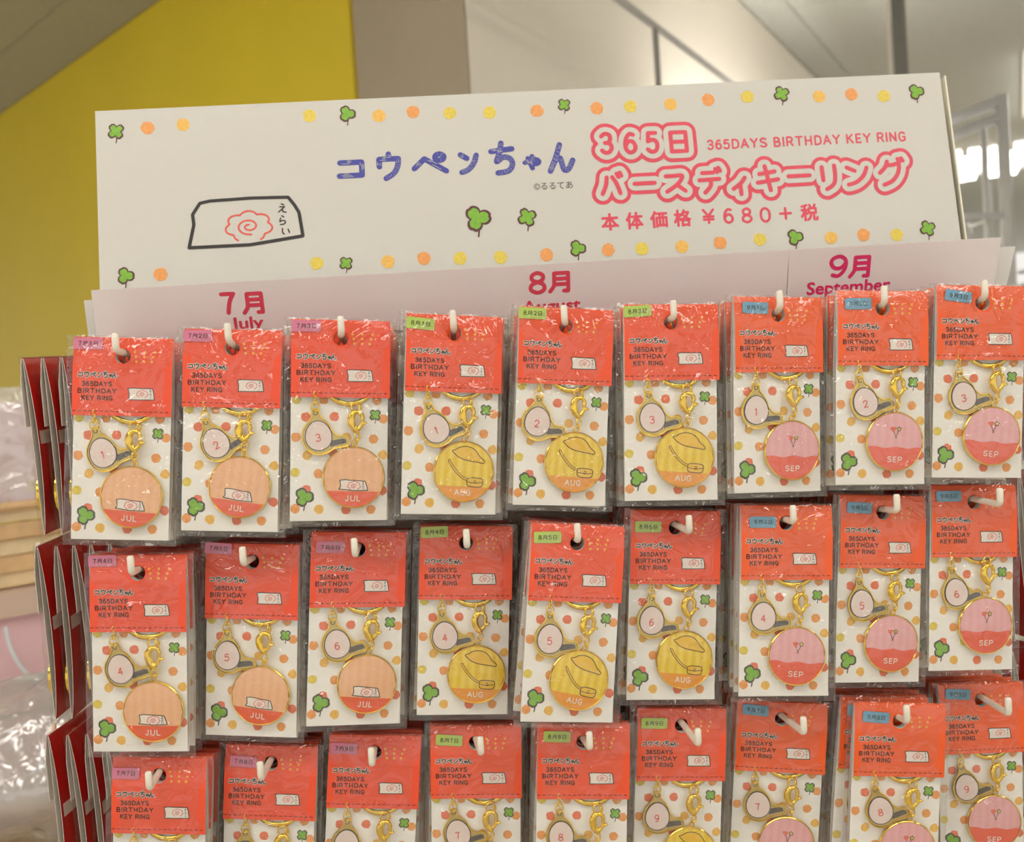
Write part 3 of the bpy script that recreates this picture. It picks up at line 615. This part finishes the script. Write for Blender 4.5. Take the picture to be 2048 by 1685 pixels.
        mb.fan([(a, b+cz) for a, b in Bq[:-1]], 'enamel_hat', off(dome, .18)); mb.line([(a, b+cz) for a, b in Bq], .38, 'ink_black', off(dome, .22), 5)
        mb.line([(28*k, -72*k+cz), (86*k, -82*k+cz), (143*k, -72*k+cz)], .34, 'ink_black', off(dome, .22), 5)
        mb.line([(86*k+.7*math.cos(i*.7), -70*k+cz+.7*math.sin(i*.7)) for i in range(10)], .28, 'ink_black', off(dome, .24), 4)
    if mth == 9:
        hz = cz+7.6
        mb.line([(-1.4, hz-1.4), (.6, hz-5.6)], .28, 'ink_black', y2, 4); mb.line([(1.8, hz-1.2), (-.2, hz-5.6)], .28, 'ink_black', y2, 4)
        Hq = [(-1.6+1.5*math.sin(t)**3, hz+.1*(13*math.cos(t)-5*math.cos(2*t)-2*math.cos(3*t)-math.cos(4*t))*.95) for t in [i*math.pi/12 for i in range(24)]]
        mb.fan(Hq, 'ink_coral', y2); mb.line(Hq+[Hq[0]], .26, 'ink_red', y3, 4)
        Sq = [(2.1+(1.6 if i % 2 == 0 else .75)*math.sin(i*math.pi/5), hz+.1+(1.6 if i % 2 == 0 else .75)*math.cos(i*math.pi/5)) for i in range(10)]
        mb.fan(Sq, 'ink_yellow', y2); mb.line(Sq+[Sq[0]], .26, 'ink_black', y3, 4)
    mb.ring((0, -2.2, cz+Rr+1.2), 1.5, 1.6, .5, 'gold', 0, 0, 16, 6)
    return mb.mesh('medallion', False)
def bag(seed, coarse=False):
    r = random.Random(seed); mb = MB(); x0, x1, z0, z1 = -32.6+r.uniform(-.8, .8), 31.9+r.uniform(-.6, 1.2), -110.8, 11.9
    nx, nz = (10, 20) if coarse else (44, 84); fm = 'bag_film_soft' if coarse else 'bag_film'
    cr = []
    for i in range(17): cr.append((r.uniform(-26, 26), r.uniform(-104, -30), r.uniform(0, math.pi), r.uniform(.4, 1.3)*r.choice((-1, 1)), r.uniform(8, 28), r.uniform(.7, 1.5)))
    for i in range(5): cr.append((r.uniform(-20, 20), r.uniform(-28, 6), r.uniform(.9, 2.2), r.uniform(.25, .8)*r.choice((-1, 1)), r.uniform(6, 16), r.uniform(.8, 1.6)))
    def Y(x, z):
        u = (x-x0)/(x1-x0); v = (z-z0)/(z1-z0)
        e = (max(0, math.sin(math.pi*u))**.42)*(max(0, min(1, (1-v)*9))**.6)*(max(0, min(1, v*12))**.6)
        d = 3.7 if z > -30 else (3.7+2.2*min(1, (-30-z)/16) if z > -98 else 5.2*(z-z0)/13+.7)
        y = -.35-d*e
        for cx, cz, a, am, ln, wd in cr:
            s, c = math.sin(a), math.cos(a); p = (x-cx)*c+(z-cz)*s; q = -(x-cx)*s+(z-cz)*c
            y -= am*math.exp(-(p/ln)**2)*math.exp(-abs(q)/wd)*e
        return y
    def grid(f, nx, nz):
        k = len(mb.v)
        for j in range(nz+1):
            for i in range(nx+1):
                x = x0+(x1-x0)*i/nx; z = z0+(z1-z0)*j/nz; mb.v.append((x, f(x, z), z))
        for j in range(nz):
            for i in range(nx):
                x = x0+(x1-x0)*(i+.5)/nx; z = z0+(z1-z0)*(j+.5)/nz
                if x*x+z*z < (30 if not coarse else 60): continue
                a = k+j*(nx+1)+i; mb.f.append((a, a+1, a+nx+2, a+nx+1)); mb.m.append(mb.mi(fm))
    grid(Y, nx, nz)
    grid(lambda x, z: .5+4.4*max(0, math.sin(math.pi*(x-x0)/(x1-x0)))**.35*max(0, math.sin(math.pi*(z-z0)/(z1-z0)))**.4, 12, 22)
    mb.tube([(x0, 0, z1), (x0, 0, z0), (x1, 0, z0), (x1, 0, z1)], .22, fm, 4)
    return mb.mesh('plastic_bag', True)
ME = {'back': backing(), 'panel': back_panel(), 'ring': split_ring(), 'chain': chain(), 'clasp': clasp(), 'charm': charm()}
HD = {7: header('header_red'), 8: header('header_vermilion'), 9: header('header_orange')}
MD = {m: medallion(m) for m in (7, 8, 9)}; NU = {d: number(d) for d in range(1, 10)}
BG = [bag(s) for s in (3, 11, 19, 27, 35, 43)]; BC = [bag(s, True) for s in (5, 6)]
def packet(label, group, mth, day, loc, rot, full=True, stick=(-20.3, 6.9, 0), swing=0, cang=0, md=(0, 0), bagi=0, mini=True):
    t = thing('key_ring_packet', label, 'key ring', loc, rot, group, 'YXZ')
    link('backing_card', ME['back'], t); link('back_panel', ME['panel'], t); link('header_card', HD[mth], t)
    link('split_ring', ME['ring'], t)
    if full:
        if stick: link('date_sticker', sticker(mth, day), t, (stick[0]*.001, (YH(0, stick[1]-3)-.35)*.001, stick[1]*.001), (-.03, stick[2], 0))
        link('charm_chain', ME['chain'], t, (-.0148+md[0]*.001, -.0008, -.0405))
        c = link('number_charm', ME['charm'], t, (-.0148+md[0]*.001, .0004, -.0424), (0, -cang, 0)); c.scale = (1.15, 1.1, 1.15); link('number', NU[day], c)
        l = link('lobster_clasp', ME['clasp'], t, (.0092+md[0]*.001, -.0004, (-42.2+md[1])*.001), (0, swing*.5, 0)); l.scale = (1.25, 1.1, 1.0)
    if full or mini:
        link('medallion', MD[mth], t, (.0085+md[0]*.0005+math.sin(-swing*.5)*.0, 0, (-61.8+md[1])*.001), (0, .07+swing, 0))
    link('plastic_bag', (BG[bagi % 6] if full else BC[bagi % 2]), t)
    return t
PK = {
 (7,1): (-0.2582,0.0107,0.1145,0.0884,-0.030,-0.026, -0.2590,0.1271),
 (7,2): (-0.1943,0.0064,0.1152,0.0844,-0.056,-0.028, -0.1952,0.1290),
 (7,3): (-0.1314,0.0035,0.1168,0.0782,0.160,-0.018, -0.1303,0.1291),
 (8,1): (-0.0652,-0.0011,0.1154,0.0969,0.188,-0.013, -0.0651,0.1287),
 (8,2): (-0.0000,-0.0060,0.1154,0.0982,0.091,-0.004, 0.0004,0.1278),
 (8,3): (0.0640,0.0018,0.1144,0.0557,-0.016,-0.014, 0.0659,0.1269),
 (9,1): (0.1301,0.0054,0.1151,0.0577,0.202,-0.012, 0.1304,0.1288),
 (9,2): (0.1933,0.0019,0.1149,0.0642,0.033,-0.014, 0.1947,0.1280),
 (9,3): (0.2583,0.0066,0.1147,0.0723,-0.020,0.001, 0.2573,0.1277),
 (7,4): (-0.2613,0.0170,-0.0140,0.0618,-0.066,-0.007, -0.2600,-0.0015),
 (7,5): (-0.1961,0.0267,-0.0137,0.0784,-0.128,-0.015, -0.1961,-0.0010),
 (7,6): (-0.1320,0.0261,-0.0112,0.0958,0.219,-0.017, -0.1315,-0.0008),
 (8,4): (-0.0659,0.0300,-0.0127,0.0872,0.040,-0.000, -0.0657,-0.0004),
 (8,5): (-0.0007,-0.0010,-0.0129,0.1277,0.103,-0.035, 0.0003,-0.0017),
 (8,6): (0.0647,0.0260,-0.0122,0.0923,0.058,-0.027, 0.0676,-0.0018),
 (9,4): (0.1318,0.0159,-0.0128,0.0742,-0.003,-0.024, 0.1313,-0.0004),
 (9,5): (0.1972,0.0254,-0.0122,0.0942,0.082,-0.023, 0.1957,0.0017),
 (9,6): (0.2579,0.0276,-0.0102,0.0746,0.048,-0.024, 0.2604,0.0008),
 (7,7): (-0.2607,0.0254,-0.1394,0.0737,-0.080,-0.021, -0.2593,-0.1282),
 (7,8): (-0.1962,0.0385,-0.1425,0.0951,-0.062,-0.024, -0.1951,-0.1280),
 (7,9): (-0.1321,0.0407,-0.1422,0.1116,0.006,-0.009, -0.1302,-0.1254),
 (8,7): (-0.0680,0.0383,-0.1408,0.0585,-0.063,-0.011, -0.0656,-0.1245),
 (8,8): (-0.0018,0.0217,-0.1404,0.0760,-0.038,-0.015, -0.0004,-0.1272),
 (8,9): (0.0631,0.0350,-0.1400,0.0970,0.020,-0.019, 0.0654,-0.1308),
 (9,7): (0.1296,0.0390,-0.1427,0.1000,-0.120,0.031, 0.1305,-0.1294),
 (9,8): (0.1988,0.0201,-0.1439,0.0866,-0.061,0.002, 0.1950,-0.1278),
 (9,9): (0.2663,0.0459,-0.1442,0.0430,-0.019,-0.019, 0.2593,-0.1287),
}
# sticker centre (mm from the hole), sticker turn, charm turn (deg), medallion swing, chain/medallion shift
SP = {(7,1):(-20.3,6.9,.0,20,.0),(7,2):(-20.3,6.6,.0,28,.05),(7,3):(-20.0,6.7,-.02,8,-.04),(8,1):(-20.3,4.9,.06,20,-.03),(8,2):(-20.5,6.7,.0,-2,-.02),(8,3):(-20.4,6.6,-.06,9,.0),
 (9,1):(-15.0,3.9,.02,0,-.05),(9,2):(-15.6,2.6,-.02,14,-.03),(9,3):(-15.2,4.0,.12,13,.0),(7,4):(-21.0,7.3,-.02,12,-.06),(7,5):(-20.8,7.5,.04,2,.04),(7,6):(-17.0,1.5,.0,10,.0),
 (8,4):(-19.8,6.8,-.06,10,-.03),(8,5):(-18.6,2.8,-.05,3,.1),(8,6):(-17.8,.5,.0,2,.0),(9,4):(-15.0,.6,.0,4,.0),(9,5):(-16.0,2.8,.03,8,-.02),(9,6):(-17.2,3.8,-.02,14,-.06),
 (7,7):(-20.0,1.4,.0,5,0),(7,8):(-16.8,.8,.05,0,.03),(7,9):(-19.0,2.4,.02,0,.0),(8,7):(-16.8,2.0,.05,10,.0),(8,8):(-16.4,3.6,.02,5,.0),(8,9):(-18.0,1.6,.0,0,.0),
 (9,7):(-17.0,5.0,.06,8,.0),(9,8):(-15.2,2.4,.05,14,.0),(9,9):(-16.0,4.4,.06,14,.0)}
MN = {7: 'July', 8: 'August', 9: 'September'}; TC = {7: 'pink', 8: 'green', 9: 'blue'}; MC = {7: 'orange', 8: 'yellow', 9: 'pink'}
NTH = {1: 'first', 2: 'second', 3: 'third', 4: 'fourth', 5: 'fifth', 6: 'sixth', 7: 'seventh', 8: 'eighth', 9: 'ninth'}
PLC = ('leftmost', 'second from left', 'third from left', 'fourth from left', 'fifth, the middle one,', 'fourth from right', 'third from right', 'second from right', 'rightmost')
ROW = ('top', 'middle', 'bottom'); ORD = {1: 'next behind', 2: 'second behind', 3: 'third behind', 4: 'fourth behind'}
def hook(label, tip, way, end, group):
    """white rod: upturned tip, then the shaft through way to the rail"""
    t = thing('display_hook', label, 'hook', end, None, group); E_ = Vector(end)
    base = Vector(tip)-Vector((0, 0, .0100)); wv = Vector(way); P = [Vector(tip), Vector(tip)-Vector((0, 0, .0012)), base+Vector((0, 0, .0022))]
    d = (wv-base).normalized(); P += [base+Vector((0, 0, .0007))+d*.0008, base+d*.0028, wv]
    P += [wv.lerp(E_, .5), E_]
    mb = MB(); rr = [1.55]+[2.05]*(len(P)-1)
    mb.tube([tuple((p-E_)*1000) for p in P], rr, 'hook_white', 12)
    mb.build('hook_rod', t, True)
    return t
for i, ((mth, day), v) in enumerate(PK.items()):
    x, y, z, rl, yw, pt, tx, tz = v
    y2 = max(y, .0075)                                         # never in front of the hook's upturned tip
    p = CAM+(Vector((x, y, z))-CAM)*((y2-CAM.y)/(y-CAM.y)); row = (day-1)//3; col = (mth-7)*3+(day-1) % 3
    sx, sz, sr, ca, sw = SP[(mth, day)]
    nm = '%s %d' % (MN[mth], day)
    packet('red packet with %s sticker, dated %s %s, %s in the %s row' % (TC[mth], MN[mth], NTH[day], PLC[col], ROW[row]), 'key ring packets facing the camera', mth, day,
           tuple(p), (pt, rl, max(-.12, min(.14, yw))), True, (sx, sz, sr), sw, math.radians(ca)+R.uniform(-.03, .03), (R.uniform(-.6, .6), R.uniform(-.8, .8)+(3 if (mth, day) == (9, 6) else 0)), i)
    way = Vector((p.x, p.y, p.z+.0021)); end = Vector((p.x+(p.x-tx)*.3, .116, .115-.1278*row-.006))
    hook('white upturned hook carrying the packet dated %s %s, %s in %s row' % (MN[mth], NTH[day], PLC[col], ROW[row]), (tx, -.0005, tz+.0004), tuple(way), tuple(end), 'white display hooks on the front')
    k = 0; yy = p.y+.0115
    while yy < .103:
        k += 1; t = (yy-way.y)/(end.y-way.y); q = way.lerp(end, t)
        if k > 6: break
        ox, oz = R.uniform(-.0016, .0016), R.uniform(-.0008, .0004)
        full = (mth, day) == (9, 8) and k == 1
        if full: ox, oz = -.0052, .0012
        packet('red and white packet, %s the front packet dated %s %s' % (ORD.get(k) or NTH[k]+' behind', MN[mth], NTH[day]), 'packets stacked behind the front ones', mth, day,
            (q.x+ox, yy, q.z-.0021+oz), (R.uniform(-.01, .01), rl+R.uniform(-.03, .03), R.uniform(-.03, .03)), full, (-16, 2.4, .05), 0, .2, (0, 0), k)
        yy += .0128
# ------------------------------------------------------------------ side faces of the rack
for side, xo, mth in ((-1, -.3475, 6), (1, .3375, 10)):
    for row in range(3):
        zc = (.1125, -.0125, -.1395)[row]
        n = 5
        for k in range(n):
            if side > 0 and k > 3: continue
            x = xo-side*.0118*k; phi = (.02, .07, .13)[row]*(1.2 if k == 0 else .8)+R.uniform(-.02, .02)
            th = -math.pi/2-phi if side < 0 else math.pi/2+phi
            if side < 0: lb = 'edge-on red-backed packet, left rack side, %s row, %s' % (ROW[row], ('outermost', 'second from outside', 'third from outside', 'fourth from outside', 'fifth from outside')[k])
            else: lb = 'edge-on packet, right rack side, %s row, %s' % (ROW[row], ('outermost', 'second from outside', 'third from outside', 'fourth from outside')[k])
            packet(lb, 'packets on the left side' if side < 0 else 'packets on the right side', 7 if side < 0 else 9, row*3+1, (x, .1195, zc-.0004*k), (R.uniform(-.02, .02), .05, th), False, None, 0, 0, (0, 0), k)
        hook('white hook on the %s side of the rack, %s row' % ('left' if side < 0 else 'right', ROW[row]), (xo+side*.012, .1195, zc+.0085), (xo, .1195, zc+.0021), (side*.2835, .1195, zc-.004), 'white display hooks on the sides')
# ------------------------------------------------------------------ chrome rails and posts at the back
def bar(name, p0, p1, r, parent, m='chrome', sq=False):
    mb = MB(); o = parent.location; a = (Vector(p0)-o)*1000; b = (Vector(p1)-o)*1000
    mb.tube([tuple(a), tuple(b)], r, m, 4 if sq else 14); return mb.build(name, parent, not sq)
hr = thing('overhead_rail', 'slanting grey rail with a drop post before the bright wall', 'rail', (.400, 1.445, .798))
bar('rail', (.289-.552*.35, 1.277-.834*.35, .797), (.653+.552*2, 1.827+.834*2, .803), 9.5, hr, 'rail_grey', True)
bar('rail', (.289-.552*.35-.02, 1.277-.834*.35+.03, .820), (.40, 1.50, .822), 6, hr, 'rail_grey', True)
bar('drop_post', (.400, 1.445, .795), (.400, 1.445, ZF), 6.5, hr, 'rail_grey')
cp = thing('chrome_post', 'wide vertical chrome post rising to the ceiling behind the banner at the right', 'post', (1.014, 1.66, ZF))
bar('tube', (1.014, 1.66, ZF), (1.014, 1.66, ZC), 17, cp, 'post_metal', True); bar('side_strip', (.991, 1.665, ZF), (.991, 1.665, ZC), 3.5, cp, 'rack_white', True)
mb = MB()
for i in range(30): mb.box((0, -12.6, 200+i*85), (3, 1, 30), 'ink_outline')
mb.build('slot_row', cp)
cf = thing('wire_shelf', 'chrome wire shelf with twin top bars at the right picture edge behind the banner', 'shelf', (1.215, 1.6, ZF))
def P2(x, y, z): return (x, y, z)
bar('upright', (1.212, 1.6, ZF), (1.212, 1.6, .668), 14, cf, 'chrome'); bar('upright', (1.178, 1.62, ZF), (1.178, 1.62, .60), 8, cf, 'chrome')
bar('top_bar', (1.215, 1.6, .658), (.72, 1.62, .50), 13, cf); bar('top_bar', (1.20, 1.6, .617), (.72, 1.62, .46), 12, cf)
bar('shelf_bar', (1.215, 1.6, .40), (.72, 1.52, .39), 7, cf); bar('upright', (1.255, 1.75, ZF), (1.255, 1.75, .50), 9, cf)
for i in range(6): bar('shelf_wire', (1.20-.08*i, 1.6-.013*i, .40), (1.24-.08*i, 1.95-.013*i, .40), 2.5, cf)
for i, (zz) in enumerate((.27, .24, .21)): bar('hook_arm', (1.235, 1.6, zz), (1.30, 1.45, zz), 6, cf)
def lump(name, label, cat, c, r, m, seed, group=None, n=26):
    rr = random.Random(seed); mb = MB(); W = [(rr.uniform(1, 4), rr.uniform(0, 6), rr.uniform(-4, 4), rr.uniform(.02, .07)) for _ in range(9)]; k = len(mb.v)
    for j in range(n+1):
        v = -math.pi/2+math.pi*j/n
        for i in range(n*2):
            u = i*math.pi/n; q = 1+sum(a*abs(math.sin(f*u+g*v+p)) for f, p, g, a in W)
            mb.v.append((r[0]*1000*q*math.cos(v)*math.cos(u), r[1]*1000*q*math.cos(v)*math.sin(u), r[2]*1000*q*math.sin(v)))
    for j in range(n):
        for i in range(n*2): mb.f.append((j*n*2+i, j*n*2+(i+1) % (n*2), (j+1)*n*2+(i+1) % (n*2), (j+1)*n*2+i)); mb.m.append(mb.mi(m))
    t = thing(name, label, cat, c, None, group); mb.build('film', t, True); return t
g = lump('plastic_bag', 'clear puffed plastic bag on the chrome shelf behind the banner', 'bag', (1.02, 1.62, .30), (.10, .08, .115), 'bag_loose', 4)
# ------------------------------------------------------------------ shelf, baskets and bags at the left
SO = Vector((-.652, .71, 0)); sd = Vector((math.cos(math.radians(38)), math.sin(math.radians(38)), 0)); rz = math.radians(38)
su = thing('wooden_shelf', 'beige shelf board over a pink back panel at the left edge', 'shelf', (SO.x, SO.y, ZF+.001), (0, 0, rz))
def sbox(name, c, d, m): mb = MB(); mb.box((c[0]*1000, c[1]*1000, Z(c[2])), tuple(v*1000 for v in d), m); return mb.build(name, su)
sbox('board', (-.1, .20, -.153), (1.1, .40, .032), 'shelf_board'); sbox('board', (-.1, -.02, -.52), (1.1, .60, .03), 'shelf_board')
sbox('back_panel', (-.1, .41, (ZF-.14)/2), (1.1, .012, -.14-ZF), 'pink_panel'); sbox('upper_panel', (-.1, .02, -.232), (1.08, .012, .128), 'pink_panel'); sbox('lower_panel', (-.1, .024, -.40), (1.08, .012, .20), 'pink_panel')
for x in (-.64, .44): sbox('side_board', (x, .20, (ZF-.14)/2), (.02, .40, -.17-ZF), 'shelf_board')
def basket(label, c, a, b, h, m, seed):
    rr = random.Random(seed); t = thing('wicker_basket', label, 'basket', c, (0, 0, rz))
    def path(s, off, g):          # rounded rectangle
        an = s*2*math.pi; cx, sx = math.cos(an), math.sin(an); e = .38
        return ((a*g+off)*math.copysign(abs(cx)**e, cx), (b*g+off)*math.copysign(abs(sx)**e, sx))
    ns = 28; nb = 5; hb = h/nb
    for k in range(nb):
        mb = MB(); M_ = ns*4; z0, z1 = (k+.06)*hb, (k+.94)*hb; k0 = 0
        for i in range(M_):
            s = i/M_; o = 3.0*math.cos(2*math.pi*s*ns/2+math.pi*k); g = 1+.08*(k/nb)
            for zz, oo in ((z0, o), (z1, o), (z1, o-1.6), (z0, o-1.6)):
                x, y = path(s, oo, g); mb.v.append((x, y, zz))
        for i in range(M_):
            for j in range(4): mb.f.append((i*4+j, i*4+(j+1) % 4, ((i+1) % M_)*4+(j+1) % 4, ((i+1) % M_)*4+j)); mb.m.append(mb.mi(m if k % 2 else 'splint_pale'))
        mb.build('splint', t)
    for i in range(ns):
        s = (i+.5)/ns; x, y = path(s, 0, 1.04); mb = MB(); tx, ty = path(s+.003, 0, 1.04); an = math.atan2(ty-y, tx-x)
        mb.box((x, y, h/2), (15, 1.2, h*1.02), m, an); mb.build('stake', t)
    mb = MB(); mb.tube([(*path(i/60, 2, 1.09), h) for i in range(60)], 5.5, m, 8, True); mb.build('rim', t, True)
    mb = MB(); P = [path(i/40, 0, 1) for i in range(40)]; mb.face([(x, y, 3) for x, y in P], m); mb.build('bottom', t)
    return t
bc = SO+sd*.03+Vector((-sd.y, sd.x, 0))*.14
basket('woven wicker basket on the beige shelf board at the left edge', (bc.x, bc.y, -.1368), 170, 115, 108, 'splint', 1)
bc2 = SO+sd*.02+Vector((-sd.y, sd.x, 0))*-.09
basket('pale wicker basket at the bottom left corner, below the pink panel', (bc2.x, bc2.y, -.502), 165, 105, 92, 'splint_pale', 2)
cpk = thing('picture_packet', 'clear bag holding a pink and blue picture card, standing in the upper basket', 'packet', (-.684, .775, -.045), (-.06, 0, .12))
mb = MB(); mb.box((0, 0, 75), (150, 2, 150), 'pic_pink'); mb.build('picture_card', cpk)
mb = MB(); y = -1.15
mb.fan([(-75, 148), (-30, 149), (-20, 120), (-38, 80), (-52, 40), (-75, 20)], 'pic_blue', y)
for x_, z_, r_, m_ in ((0, 45, 7, 'ink_yellow'), (52, 38, 8, 'ink_yellow'), (22, 20, 3, 'ink_amber'), (-40, 60, 5, 'enamel_white')): mb.disc(x_, z_, r_, m_, y-.05, 14, .1)
mb.box((0, -1.2, 10), (149, .4, 18), 'box_red'); mb.build('printed_patches', cpk)
mb = MB(); n = 14
for j in range(n+1):
    for i in range(n+1):
        u, v = i/n, j/n; e = math.sin(math.pi*u)**.5*(1 if v < .9 else .6); mb.v.append((-80+160*u, -3-9*e-2.5*abs(math.sin(9*u+7*v)), -2+172*v))
for j in range(n):
    for i in range(n): a = j*(n+1)+i; mb.f.append((a, a+1, a+n+2, a+n+1)); mb.m.append(mb.mi('bag_loose'))
mb.build('clear_bag', cpk, True)
l1 = lump('plastic_bag', 'crumpled clear plastic bag with bright glints in the lower basket at the left', 'bag', (bc2.x, bc2.y, -.330), (.125, .085, .078), 'bag_loose', 9)
wl = thing('white_cord', 'curved white cord hanging in front of the pink panel at the left', 'cord', (-.645, .705, -.178))
P = smooth([(0, 0), (4, -30), (18, -62), (48, -98), (80, -112)], 6); mb = MB(); mb.tube([(a, a*.35-2, b) for a, b in P], 2.6, 'cable_white', 8); mb.build('cord', wl, True)
